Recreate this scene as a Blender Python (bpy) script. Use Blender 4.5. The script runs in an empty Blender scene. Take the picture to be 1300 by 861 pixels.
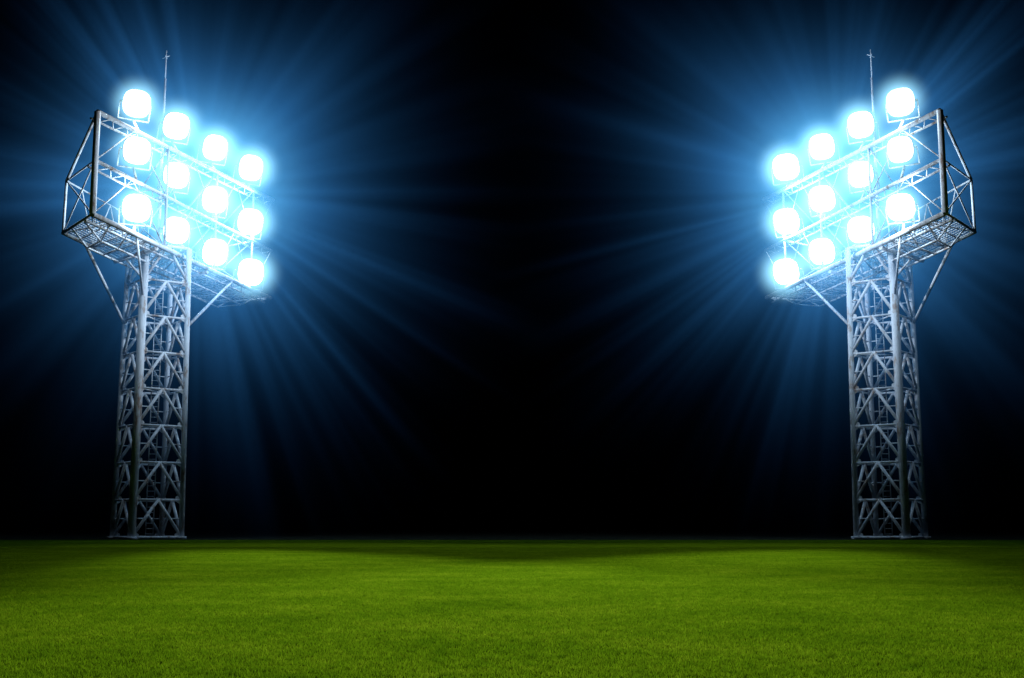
import bpy, bmesh, math, random
import numpy as np
from mathutils import Vector, Matrix

scene = bpy.context.scene
scene.view_settings.view_transform = 'Standard'
scene.view_settings.look = 'None'
scene.view_settings.exposure = 0

# ------------------------------------------------------------ node helpers
def new_mat(name):
    m = bpy.data.materials.new(name); m.use_nodes = True
    m.node_tree.nodes.clear()
    return m, m.node_tree.nodes, m.node_tree.links

def fm(nt, op, a, b=None, clamp=False):
    n = nt.nodes.new('ShaderNodeMath'); n.operation = op; n.use_clamp = clamp
    for i, v in enumerate((a, b)):
        if v is None: continue
        if isinstance(v, (int, float)): n.inputs[i].default_value = v
        else: nt.links.new(v, n.inputs[i])
    return n.outputs[0]

def ramp(nt, fac, stops):
    n = nt.nodes.new('ShaderNodeValToRGB')
    el = n.color_ramp.elements
    while len(el) < len(stops): el.new(0.5)
    for e, (p, c) in zip(el, stops):
        e.position = p; e.color = (*c, 1)
    nt.links.new(fac, n.inputs[0])
    return n.outputs[0]

def noise(nt, vec, scale, detail=4, rough=0.55):
    n = nt.nodes.new('ShaderNodeTexNoise')
    n.inputs['Scale'].default_value = scale
    n.inputs['Detail'].default_value = detail
    n.inputs['Roughness'].default_value = rough
    if vec is not None: nt.links.new(vec, n.inputs['Vector'])
    return n.outputs['Fac']

# ------------------------------------------------------------ materials
def steel_material():
    m, N, L = new_mat('painted_steel'); nt = m.node_tree
    out = N.new('ShaderNodeOutputMaterial'); b = N.new('ShaderNodeBsdfPrincipled')
    g = N.new('ShaderNodeNewGeometry')
    mp = N.new('ShaderNodeMapping'); mp.inputs['Scale'].default_value = (1, 1, 0.35)
    L.new(g.outputs['Position'], mp.inputs['Vector'])
    f = noise(nt, mp.outputs[0], 1.8, 8, 0.7)
    col = ramp(nt, f, [(0.30, (0.72, 0.74, 0.78)), (0.54, (0.55, 0.57, 0.61)),
                       (0.60, (0.38, 0.30, 0.26)), (0.70, (0.20, 0.10, 0.06))])
    L.new(col, b.inputs['Base Color'])
    b.inputs['Roughness'].default_value = 0.6
    L.new(b.outputs[0], out.inputs[0])
    return m

def housing_material():
    m, N, L = new_mat('lamp_housing_metal'); nt = m.node_tree
    out = N.new('ShaderNodeOutputMaterial'); b = N.new('ShaderNodeBsdfPrincipled')
    g = N.new('ShaderNodeNewGeometry')
    col = ramp(nt, noise(nt, g.outputs['Position'], 6), [(0.3, (0.22, 0.23, 0.25)), (0.7, (0.35, 0.36, 0.38))])
    L.new(col, b.inputs['Base Color'])
    b.inputs['Metallic'].default_value = 0.6; b.inputs['Roughness'].default_value = 0.4
    L.new(b.outputs[0], out.inputs[0])
    return m

def glass_material():
    m, N, L = new_mat('lit_lamp_glass'); nt = m.node_tree
    out = N.new('ShaderNodeOutputMaterial'); e = N.new('ShaderNodeEmission')
    g = N.new('ShaderNodeNewGeometry')
    col = ramp(nt, noise(nt, g.outputs['Position'], 2), [(0.3, (0.75, 0.92, 1.0)), (0.7, (0.9, 0.97, 1.0))])
    L.new(col, e.inputs[0]); e.inputs[1].default_value = 8
    L.new(e.outputs[0], out.inputs[0])
    m.cycles.emission_sampling = 'NONE'
    return m

def glow_material(name, seed):
    """self-emitting volume: lamp-bank glow painted in, radial streaks from directional noise."""
    m, N, L = new_mat(name); nt = m.node_tree
    out = N.new('ShaderNodeOutputMaterial'); e = N.new('ShaderNodeEmission')
    tc = N.new('ShaderNodeTexCoord')
    fl = N.new('ShaderNodeVectorMath'); fl.operation = 'MULTIPLY'
    fl.inputs[1].default_value = (1, 0.35, 1)
    L.new(tc.outputs['Object'], fl.inputs[0])
    ln = N.new('ShaderNodeVectorMath'); ln.operation = 'LENGTH'
    L.new(fl.outputs[0], ln.inputs[0])
    r = ln.outputs['Value']
    sp = N.new('ShaderNodeVectorMath'); sp.operation = 'MULTIPLY'
    sp.inputs[1].default_value = (1, 0.07, 1)
    L.new(tc.outputs['Object'], sp.inputs[0])
    nm = N.new('ShaderNodeVectorMath'); nm.operation = 'NORMALIZE'
    L.new(sp.outputs[0], nm.inputs[0])
    ad = N.new('ShaderNodeVectorMath'); ad.operation = 'ADD'
    ad.inputs[1].default_value = (seed, seed * 0.7, 0)
    L.new(nm.outputs[0], ad.inputs[0])
    n1 = noise(nt, ad.outputs[0], 2.6, 0, 0.5)
    n2 = noise(nt, ad.outputs[0], 15.0, 1, 0.6)
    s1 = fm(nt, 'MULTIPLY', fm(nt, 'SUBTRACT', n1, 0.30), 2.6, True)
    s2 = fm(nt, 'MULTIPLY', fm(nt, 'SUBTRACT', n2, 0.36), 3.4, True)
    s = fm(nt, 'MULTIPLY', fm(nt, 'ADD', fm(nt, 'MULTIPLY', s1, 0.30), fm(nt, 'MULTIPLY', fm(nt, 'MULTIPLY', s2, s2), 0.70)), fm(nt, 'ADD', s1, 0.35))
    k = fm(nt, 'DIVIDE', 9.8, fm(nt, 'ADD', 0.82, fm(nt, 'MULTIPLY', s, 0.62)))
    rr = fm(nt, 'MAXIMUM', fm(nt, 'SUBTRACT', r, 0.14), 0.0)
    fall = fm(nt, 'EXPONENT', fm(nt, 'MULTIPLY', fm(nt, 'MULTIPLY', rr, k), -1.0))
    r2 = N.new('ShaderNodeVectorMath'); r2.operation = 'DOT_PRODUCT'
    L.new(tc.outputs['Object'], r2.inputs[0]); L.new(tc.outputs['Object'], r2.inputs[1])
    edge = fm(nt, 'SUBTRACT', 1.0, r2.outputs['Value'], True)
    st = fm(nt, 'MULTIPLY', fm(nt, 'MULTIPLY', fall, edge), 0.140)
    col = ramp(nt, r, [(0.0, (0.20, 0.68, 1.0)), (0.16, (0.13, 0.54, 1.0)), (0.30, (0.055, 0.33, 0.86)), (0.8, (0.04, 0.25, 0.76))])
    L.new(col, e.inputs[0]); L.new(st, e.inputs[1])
    L.new(e.outputs[0], out.inputs['Volume'])
    m.cycles.volume_step_rate = 2.0
    return m

def halo_material():  # painted halo: the volume itself emits, fading out from the lamp
    m, N, L = new_mat('lamp_halo_emission'); nt = m.node_tree
    out = N.new('ShaderNodeOutputMaterial'); e = N.new('ShaderNodeEmission')
    tc = N.new('ShaderNodeTexCoord')
    ln = N.new('ShaderNodeVectorMath'); ln.operation = 'DOT_PRODUCT'
    L.new(tc.outputs['Object'], ln.inputs[0]); L.new(tc.outputs['Object'], ln.inputs[1])
    a = fm(nt, 'SUBTRACT', 1.0, ln.outputs['Value'], True)
    a2 = fm(nt, 'MULTIPLY', a, a)
    st = fm(nt, 'MULTIPLY', fm(nt, 'MULTIPLY', a2, a2), 0.9)
    e.inputs[0].default_value = (0.36, 0.80, 1.0, 1)
    L.new(st, e.inputs[1]); L.new(e.outputs[0], out.inputs['Volume'])
    m.cycles.volume_step_rate = 2.5
    return m

STEEL = steel_material(); HOUS = housing_material(); GLASS = glass_material(); HALO = halo_material()

# ------------------------------------------------------------ mesh helpers
def tube(bm, a, b, r, n=8):
    a = Vector(a); b = Vector(b); d = b - a
    if d.length < 1e-4: return
    q = d.to_track_quat('Z', 'Y')
    r0, r1 = [], []
    for i in range(n):
        t = 2 * math.pi * i / n
        o = q @ Vector((math.cos(t) * r, math.sin(t) * r, 0))
        r0.append(bm.verts.new(a + o)); r1.append(bm.verts.new(b + o))
    for i in range(n):
        j = (i + 1) % n
        f = bm.faces.new((r0[i], r0[j], r1[j], r1[i])); f.smooth = n > 4
    bm.faces.new(list(reversed(r0))); bm.faces.new(r1)

def angle_bar(bm, a, b, w):
    tube(bm, a, b, w, 4)

def finish(bm, name, mats, parent):
    me = bpy.data.meshes.new(name); bm.to_mesh(me); bm.free()
    for mt in mats: me.materials.append(mt)
    ob = bpy.data.objects.new(name, me); scene.collection.objects.link(ob)
    ob.parent = parent
    return ob

def lerp(a, b, t): return Vector(a) * (1 - t) + Vector(b) * t

# ------------------------------------------------------------ floodlight tower
def build_tower(sg, seed):
    rnd = random.Random(seed)
    def P(x, y, z): return Vector((x * -sg, y, z))
    root = bpy.data.objects.new('floodlight_tower', None)
    scene.collection.objects.link(root)

    # --- lattice shaft
    bm = bmesh.new()
    cx, cy = -24.3, 82.0; top = 19.3
    angs = [math.radians(a) for a in (-97, -7, 83, 173)]
    def leg(i, z):
        R = 2.36 - 0.012 * z
        return P(cx + R * math.cos(angs[i % 4]), cy + R * math.sin(angs[i % 4]), z)
    for i in range(4):
        tube(bm, leg(i, -0.3), leg(i, top), 0.27 if i == 0 else 0.18, 10)
        tube(bm, leg(i, 0.0), leg(i, 0.15), 0.36, 8)
    ph = 2.4; z = 0.1; k = 0
    while z + ph <= top + 0.2:
        for i in range(4):
            a0, a1 = leg(i, z), leg(i + 1, z); b0, b1 = leg(i, z + ph), leg(i + 1, z + ph)
            tube(bm, a0, a1, 0.075)
            mid = (b0 + b1) / 2
            tube(bm, a0, mid, 0.105); tube(bm, a1, mid, 0.105)
            q0 = lerp(a0, mid, .5); q1 = lerp(a1, mid, .5)
            tube(bm, q0, leg(i, z + ph * .5), 0.04, 6); tube(bm, q1, leg(i + 1, z + ph * .5), 0.04, 6)
            dd = (a1 - a0).normalized(); nn = dd.cross(Vector((0, 0, 1)))
            for c0, s_ in ((a0, 1), (a1, -1)):
                vs = [c0 + nn * .03 * o + dd * s_ * u + Vector((0, 0, v)) for o in (-1, 1) for u, v in ((.1, -.3), (.5, -.05), (.45, .22), (.1, .4))]
                vv = [bm.verts.new(v) for v in vs]
                bm.faces.new(vv[:4]); bm.faces.new(vv[4:][::-1])
        if k % 2 == 0: tube(bm, leg(0, z), leg(2, z), 0.05, 6)
        else: tube(bm, leg(1, z), leg(3, z), 0.05, 6)
        z += ph; k += 1
    for i in range(4): tube(bm, leg(i, z), leg(i + 1, z), 0.1)
    for dx in (-0.25, 0.25):
        tube(bm, P(cx + dx, cy + 0.5, 0), P(cx + dx, cy + 0.5, top), 0.035, 6)
    zz = 0.3
    while zz < top:
        tube(bm, P(cx - 0.25, cy + 0.5, zz), P(cx + 0.25, cy + 0.5, zz), 0.022, 5); zz += 0.35
    finish(bm, 'lattice_shaft', [STEEL], root)

    # --- lamp rack (front frame)
    FN = [(-25.2, 71.4, 25.4), (-25.2, 71.4, 22.4), (-25.2, 71.4, 19.1)]
    FF = [(-19.5, 95.8, 26.4), (-19.5, 95.8, 22.3), (-19.5, 95.8, 18.5)]
    BN_lo, BN_hi = (-28.05, 74.5, 18.7), (-28.0, 74.5, 22.0)
    BF_lo, BF_hi = (-24.4, 96.5, 18.2), (-24.3, 96.5, 21.5)
    def fr(row, t):
        v = lerp(FN[row], FF[row], t); return P(*v)
    def bk(hi, t):
        v = lerp(BN_hi if hi else BN_lo, BF_hi if hi else BF_lo, t); return P(*v)
    bm = bmesh.new()
    for row, r in ((0, .15), (1, .12), (2, .17)):
        tube(bm, fr(row, 0), fr(row, 1), r, 8)
        off = P(-0.45, 0.15, -0.35)
        tube(bm, fr(row, 0) + off, fr(row, 1) + off, 0.07, 6)
        n = 30
        for i in range(n):
            a = fr(row, i / n) + (off if i % 2 else Vector()); b = fr(row, (i + 1) / n) + (Vector() if i % 2 else off)
            tube(bm, a, b, 0.035, 5)
    tube(bm, fr(0, 0), fr(2, 0), 0.2, 8)
    for t in (0.34, 0.62, 0.86):
        tube(bm, fr(0, t), fr(2, t), 0.09, 8)
    ts = [0, .17, .34, .48, .62, .74, .86, 1.0]
    for i in range(len(ts) - 1):
        for row in (0, 1):
            a, b = (fr(row, ts[i]), fr(row + 1, ts[i + 1])) if i % 2 else (fr(row + 1, ts[i]), fr(row, ts[i + 1]))
            tube(bm, a, b, 0.04, 6)
    for t in (0, .34, .62, .86):
        tube(bm, fr(0, t), bk(True, t), 0.10 if t == 0 else .06, 8)
        tube(bm, bk(True, t), bk(False, t), 0.09 if t == 0 else .06, 8)
        tube(bm, fr(1, t), bk(True, t), 0.06, 6)
        tube(bm, fr(2, t), bk(True, t), 0.05, 6)
        tube(bm, fr(1, t), bk(False, t), 0.05, 6)
    finish(bm, 'lamp_rack', [STEEL], root)

    # --- maintenance platform
    bm = bmesh.new()
    tube(bm, bk(False, 0), bk(False, 1), 0.13); tube(bm, bk(True, 0), bk(True, 1), 0.06)
    dn = Vector((0, 0, -0.8))
    n = 12
    for i in range(n + 1):
        t = i / n
        tube(bm, fr(2, t), bk(False, t), 0.09 if i in (0, n) else 0.06, 6)
        if 0 < i < n:
            tube(bm, lerp(fr(2, t), bk(False, t), .3) + dn, lerp(fr(2, t), bk(False, t), .7) + dn, .05, 6)
            tube(bm, fr(2, t), lerp(fr(2, t), bk(False, t), .3) + dn, .05, 6)
            tube(bm, bk(False, t), lerp(fr(2, t), bk(False, t), .7) + dn, .05, 6)
        if i < n:
            t2 = (i + 1) / n
            a, b = (bk(True, t), bk(False, t2)) if i % 2 else (bk(False, t), bk(True, t2))
            tube(bm, a, b, .045, 6)
            a, b = (fr(2, t), bk(False, t2)) if i % 2 else (bk(False, t), fr(2, t2))
            tube(bm, a, b, .045, 6)
            if i % 2 == 0: tube(bm, bk(True, t), bk(False, t), .045, 6)
    for w in (.3, .7):
        t0, t1 = 1 / n, 1 - 1 / n
        tube(bm, lerp(fr(2, t0), bk(False, t0), w) + dn, lerp(fr(2, t1), bk(False, t1), w) + dn, .07, 6)
    for t, w in ((1 / n, .3), (1 / n, .7), (1 - 1 / n, .3), (1 - 1 / n, .7)):
        e = 0 if t < .5 else 1
        tube(bm, lerp(fr(2, t), bk(False, t), w) + dn, lerp(fr(2, e), bk(False, e), w), .06, 6)
    up = Vector((0, 0, 0.12))
    for i in range(1, 14):
        w = i / 14
        angle_bar(bm, lerp(fr(2, 0), bk(False, 0), w) + up, lerp(fr(2, 1), bk(False, 1), w) + up, .022)
    for i in range(1, 84):
        t = i / 84
        angle_bar(bm, fr(2, t) + up, bk(False, t) + up, .02)
    finish(bm, 'maintenance_platform', [STEEL], root)

    # --- raking struts between shaft and platform
    bm = bmesh.new()
    tube(bm, leg(3, 14.2), bk(False, 0.12), .10)
    tube(bm, leg(0, 15.6), fr(2, 0.2), .08)
    tube(bm, leg(1, 14.0), fr(2, .74), .10); tube(bm, leg(2, 14.0), bk(False, .78), .09)
    for i in range(4):
        tube(bm, leg(i, 16.8), lerp(fr(2, .25 + .12 * i), bk(False, .25 + .12 * i), .5) + dn, .07, 6)
    for t in (.3, .58):
        tube(bm, fr(2, t) + Vector((0, 0, -.25)), bk(False, t) + Vector((0, 0, -.25)), .16)
    for i, (t, w) in enumerate(((.34, .35), (.52, .3), (.52, .7), (.34, .7))):
        tube(bm, leg(i, 17.0), lerp(fr(2, t), bk(False, t), w), .12)
    finish(bm, 'raking_struts', [STEEL], root)

    # --- lightning mast
    bm = bmesh.new()
    mx, my = -24.08, 81.0
    tube(bm, P(mx, my, 18.6), P(mx, my, 27.5), .12); tube(bm, P(mx, my, 27.5), P(mx, my, 31.0), .08)
    tube(bm, P(mx, my, 31.0), P(mx, my, 33.0), .045, 6)
    tube(bm, P(mx - .25, my, 32.45), P(mx + .25, my, 32.65), .03, 6); tube(bm, P(mx, my - .2, 32.6), P(mx, my + .2, 32.5), .03, 6)
    tube(bm, P(mx, my, 24.5), fr(0, .39), .05, 6); tube(bm, P(mx, my, 22.0), bk(True, .3), .05, 6)
    finish(bm, 'lightning_mast', [STEEL], root)

    # --- lamps
    top_n, top_f = [(-24.35, 76, 27.5), (-24.2, 76, 24.4), (-24.05, 76, 20.65)], [(-20.5, 92, 27.95), (-20.4, 92, 23.7), (-20.25, 92, 19.8)]
    ss = (0, .306, .646, 1.0)
    bmh = bmesh.new(); bmg = bmesh.new(); bmy = bmesh.new()
    centres = []
    for row in range(3):
        for ci, s in enumerate(ss):
            c = lerp(top_n[row], top_f[row], s)
            c = P(*c)
            sc = (1.08 + 0.18 * s) * rnd.uniform(.97, 1.04)
            aim = P(0.50 + rnd.uniform(-.14, .14), -0.80, -0.30 + rnd.uniform(-.12, .12)).normalized()
            side = aim.cross(Vector((0, 0, 1))).normalized(); upv = side.cross(aim).normalized()
            centres.append((c, aim, sc))
            def ring(bmx, R, d, n=24):
                vs = []
                for i in range(n):
                    t = 2 * math.pi * i / n; ct, st = math.cos(t), math.sin(t)
                    q = (abs(ct) ** 2.8 + abs(st) ** 2.8) ** (-1 / 2.8) * 0.96
                    vs.append(bmx.verts.new(c + aim * d * sc + (side * ct * q + upv * st * q) * R * sc))
                return vs
            prof = [(.22, -1.05), (.34, -1.02), (.42, -.75), (.74, -.35), (.80, -.02), (.86, 0.0), (.86, .07), (.80, .07), (.79, .0)]
            rings = [ring(bmh, R, d) for R, d in prof]
            for a, b in zip(rings[:-1], rings[1:]):
                for i in range(24):
                    j = (i + 1) % 24
                    bmh.faces.new((a[i], a[j], b[j], b[i]))
            bmh.faces.new(list(reversed(rings[0])))
            g = ring(bmg, .795, .02)
            g2 = ring(bmg, .40, .10)
            for i in range(24):
                j = (i + 1) % 24
                bmg.faces.new((g[i], g[j], g2[j], g2[i]))
            bmg.faces.new(g2)
            tb = (c.y - 71.4) / 24.4
            base = fr(row, tb)
            for sd in (-1, 1):
                a = c + side * sd * .92 * sc - aim * .25; b = c + side * sd * .92 * sc - upv * 1.0 * sc - aim * .35
                tube(bmy, a, b, .05, 6)
                tube(bmy, c + side * sd * .78 * sc - aim * .25, a, .09, 6)
            y0 = c - upv * 1.0 * sc - aim * .35
            tube(bmy, y0 + side * .92 * sc, y0 - side * .92 * sc, .055, 6)
            tube(bmy, y0, base, .09, 6)
    bmesh.ops.recalc_face_normals(bmh, faces=bmh.faces)
    finish(bmh, 'lamp_housings', [HOUS], root)
    finish(bmg, 'lamp_glasses', [GLASS], root)
    finish(bmy, 'lamp_yokes', [STEEL], root)

    # --- emissive volumes that paint a glow around each lamp and the whole bank
    hm = bpy.data.meshes.new('halo'); hb = bmesh.new()
    bmesh.ops.create_icosphere(hb, subdivisions=2, radius=1.0); hb.to_mesh(hm); hb.free()
    hm.materials.append(HALO)
    for c, aim, sc in centres:
        h = bpy.data.objects.new('lamp_halo', hm); scene.collection.objects.link(h)
        h.parent = root; h.location = c + aim * .3; h.scale = (2.25 * sc,) * 3
    zm = bpy.data.meshes.new('bank_glow_volume'); zb = bmesh.new()
    bmesh.ops.create_icosphere(zb, subdivisions=3, radius=1.0); zb.to_mesh(zm); zb.free()
    zm.materials.append(glow_material('bank_glow_emission', seed))
    hz = bpy.data.objects.new('bank_glow_volume', zm); scene.collection.objects.link(hz)
    hz.parent = root; hz.location = P(-22.0, 83, 23.7); hz.scale = (28, 9, 28)

    # --- light sources of the lamps
    for idx in (0, 8, 7):
        c, aim, sc = centres[idx]
        ld = bpy.data.lights.new('lamp_light', 'POINT'); ld.energy = 1500; ld.color = (.62, .83, 1.0)
        ld.shadow_soft_size = .7
        lo = bpy.data.objects.new('lamp_light', ld); scene.collection.objects.link(lo)
        lo.parent = root; lo.location = c + aim * 1.0
    def beam(idx, tgt, en, colr, size, sx=1.0):
        c, aim, sc = centres[idx]
        ld = bpy.data.lights.new('lamp_beam', 'SPOT'); ld.energy = en; ld.color = colr
        ld.spot_size = math.radians(size); ld.spot_blend = 1.0; ld.shadow_soft_size = 1.0
        lo = bpy.data.objects.new('lamp_beam', ld); scene.collection.objects.link(lo)
        lo.parent = root; lo.location = c + aim * 2.0
        d = tgt - lo.location
        lo.rotation_euler = d.to_track_quat('-Z', 'Y').to_euler()
        lo.scale = (sx, 1, 1)
    beam(1, Vector((0, 16, 0)), 540000, (.96, 0.97, .72), 38, .36)
    # wider, softer beam over the middle of the pitch
    beam(2, Vector((0, 24, 0)), 62000, (.96, 0.97, .72), 66, .8)
    # cross light on the opposite tower
    beam(0, P(25.5, 78, 23.5), 95000, (.72, .86, 1.0), 42)
    return root

build_tower(-1, 3)
build_tower(1, 11)

# ------------------------------------------------------------ ground + grass
def ground_material():
    m, N, L = new_mat('dark_soil_ground'); nt = m.node_tree
    out = N.new('ShaderNodeOutputMaterial'); b = N.new('ShaderNodeBsdfDiffuse')
    g = N.new('ShaderNodeNewGeometry')
    col = ramp(nt, noise(nt, g.outputs['Position'], .8, 6), [(0.3, (0.010, 0.011, 0.009)), (0.7, (0.018, 0.020, 0.014))])
    L.new(col, b.inputs['Color'])
    L.new(b.outputs[0], out.inputs[0]); return m

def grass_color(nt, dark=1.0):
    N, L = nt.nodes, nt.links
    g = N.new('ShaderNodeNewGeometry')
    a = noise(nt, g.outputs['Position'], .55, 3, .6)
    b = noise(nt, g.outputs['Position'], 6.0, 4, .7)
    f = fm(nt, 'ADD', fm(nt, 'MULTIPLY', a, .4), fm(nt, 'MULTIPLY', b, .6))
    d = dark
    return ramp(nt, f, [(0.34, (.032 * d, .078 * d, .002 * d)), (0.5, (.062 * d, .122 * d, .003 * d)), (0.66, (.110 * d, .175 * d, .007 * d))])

def grass_material():
    m, N, L = new_mat('grass_blades'); nt = m.node_tree
    out = N.new('ShaderNodeOutputMaterial'); b = N.new('ShaderNodeBsdfDiffuse'); t = N.new('ShaderNodeBsdfTranslucent')
    mx = N.new('ShaderNodeMixShader'); mx.inputs[0].default_value = .4
    col = grass_color(nt, 1.0)
    L.new(col, b.inputs['Color']); L.new(col, t.inputs[0])
    L.new(b.outputs[0], mx.inputs[1]); L.new(t.outputs[0], mx.inputs[2]); L.new(mx.outputs[0], out.inputs[0])
    return m

def turf_material():
    m, N, L = new_mat('turf'); nt = m.node_tree
    out = N.new('ShaderNodeOutputMaterial'); b = N.new('ShaderNodeBsdfDiffuse')
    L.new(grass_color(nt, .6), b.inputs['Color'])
    L.new(b.outputs[0], out.inputs[0]); return m

def sheet(name, x0, x1, y0, y1, z, mat):
    me = bpy.data.meshes.new(name)
    me.from_pydata([(x0, y0, z), (x1, y0, z), (x1, y1, z), (x0, y1, z)], [], [(0, 1, 2, 3)])
    me.materials.append(mat)
    ob = bpy.data.objects.new(name, me); scene.collection.objects.link(ob); return ob

sheet('ground', -2500, 2500, -500, 4000, -0.02, ground_material())
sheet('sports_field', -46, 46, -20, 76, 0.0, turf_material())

rng = np.random.default_rng(5)
NB = 15000; S = 2.0
px = rng.uniform(-S / 2, S / 2, NB); py = rng.uniform(-S / 2, S / 2, NB)
cl = rng.uniform(-S / 2, S / 2, (260, 2)); idx = rng.integers(0, 260, NB // 3)
px[:NB // 3] = cl[idx, 0] + rng.normal(0, .03, NB // 3); py[:NB // 3] = cl[idx, 1] + rng.normal(0, .03, NB // 3)
h = rng.uniform(.015, .034, NB); h[:NB // 3] *= 1.2
w = rng.uniform(.0018, .0034, NB); th = rng.uniform(0, 2 * np.pi, NB); ph = rng.uniform(0, 2 * np.pi, NB)
ln = h * rng.uniform(.1, .9, NB)
cx, sx = np.cos(th) * w, np.sin(th) * w; lx, ly = np.cos(ph) * ln, np.sin(ph) * ln
V = np.zeros((NB, 5, 3))
V[:, 0] = np.c_[px - cx, py - sx, np.full(NB, -.002)]; V[:, 1] = np.c_[px + cx, py + sx, np.full(NB, -.002)]
V[:, 2] = np.c_[px + cx * .8 + lx * .35, py + sx * .8 + ly * .35, h * .6]
V[:, 3] = np.c_[px - cx * .8 + lx * .35, py - sx * .8 + ly * .35, h * .6]
V[:, 4] = np.c_[px + lx, py + ly, h]
F = []
for b0 in (np.arange(NB) * 5).tolist():
    F.append((b0, b0 + 1, b0 + 2, b0 + 3)); F.append((b0 + 3, b0 + 2, b0 + 4))
gm = bpy.data.meshes.new('grass'); gm.from_pydata(V.reshape(-1, 3).tolist(), [], F)
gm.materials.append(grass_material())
grass = bpy.data.objects.new('grass', gm); scene.collection.objects.link(grass)
ng = bpy.data.node_groups.new('grass_spread', 'GeometryNodeTree')
ng.interface.new_socket('Geometry', in_out='INPUT', socket_type='NodeSocketGeometry')
ng.interface.new_socket('Geometry', in_out='OUTPUT', socket_type='NodeSocketGeometry')
gi = ng.nodes.new('NodeGroupInput'); go = ng.nodes.new('NodeGroupOutput')
gr = ng.nodes.new('GeometryNodeMeshGrid')
gr.inputs['Size X'].default_value = 60; gr.inputs['Size Y'].default_value = 48
gr.inputs['Vertices X'].default_value = 31; gr.inputs['Vertices Y'].default_value = 25
tr = ng.nodes.new('GeometryNodeTransform'); tr.inputs['Translation'].default_value = (0, 27, 0)
ip = ng.nodes.new('GeometryNodeInstanceOnPoints')
rv = ng.nodes.new('FunctionNodeRandomValue'); rv.data_type = 'INT'
rv.inputs[4].default_value = 0; rv.inputs[5].default_value = 3
mu = ng.nodes.new('ShaderNodeMath'); mu.operation = 'MULTIPLY'; mu.inputs[1].default_value = math.pi / 2
cb = ng.nodes.new('ShaderNodeCombineXYZ')
L = ng.links
L.new(gr.outputs[0], tr.inputs[0]); L.new(tr.outputs[0], ip.inputs['Points']); L.new(gi.outputs[0], ip.inputs['Instance'])
L.new(rv.outputs[2], mu.inputs[0]); L.new(mu.outputs[0], cb.inputs[2]); L.new(cb.outputs[0], ip.inputs['Rotation'])
L.new(ip.outputs[0], go.inputs[0])
md = grass.modifiers.new('spread', 'NODES'); md.node_group = ng

# ------------------------------------------------------------ night sky
w = bpy.data.worlds.new('World'); scene.world = w; w.use_nodes = True
nt = w.node_tree; bg = nt.nodes['Background']
sky = nt.nodes.new('ShaderNodeTexSky'); sky.sky_type = 'NISHITA'; sky.sun_disc = False
sky.sun_elevation = math.radians(-6); sky.sun_rotation = math.radians(180)
nt.links.new(sky.outputs[0], bg.inputs[0]); bg.inputs[1].default_value = 0.004

# ------------------------------------------------------------ camera
cd = bpy.data.cameras.new('camera'); cam = bpy.data.objects.new('camera', cd); scene.collection.objects.link(cam)
cd.sensor_width = 36; cd.lens = 43.6; cd.clip_start = .1; cd.clip_end = 6000
cam.location = (0, 0, 1.0)
cam.rotation_euler = (math.radians(90 + 8.45), 0, math.radians(0.29))
scene.camera = cam
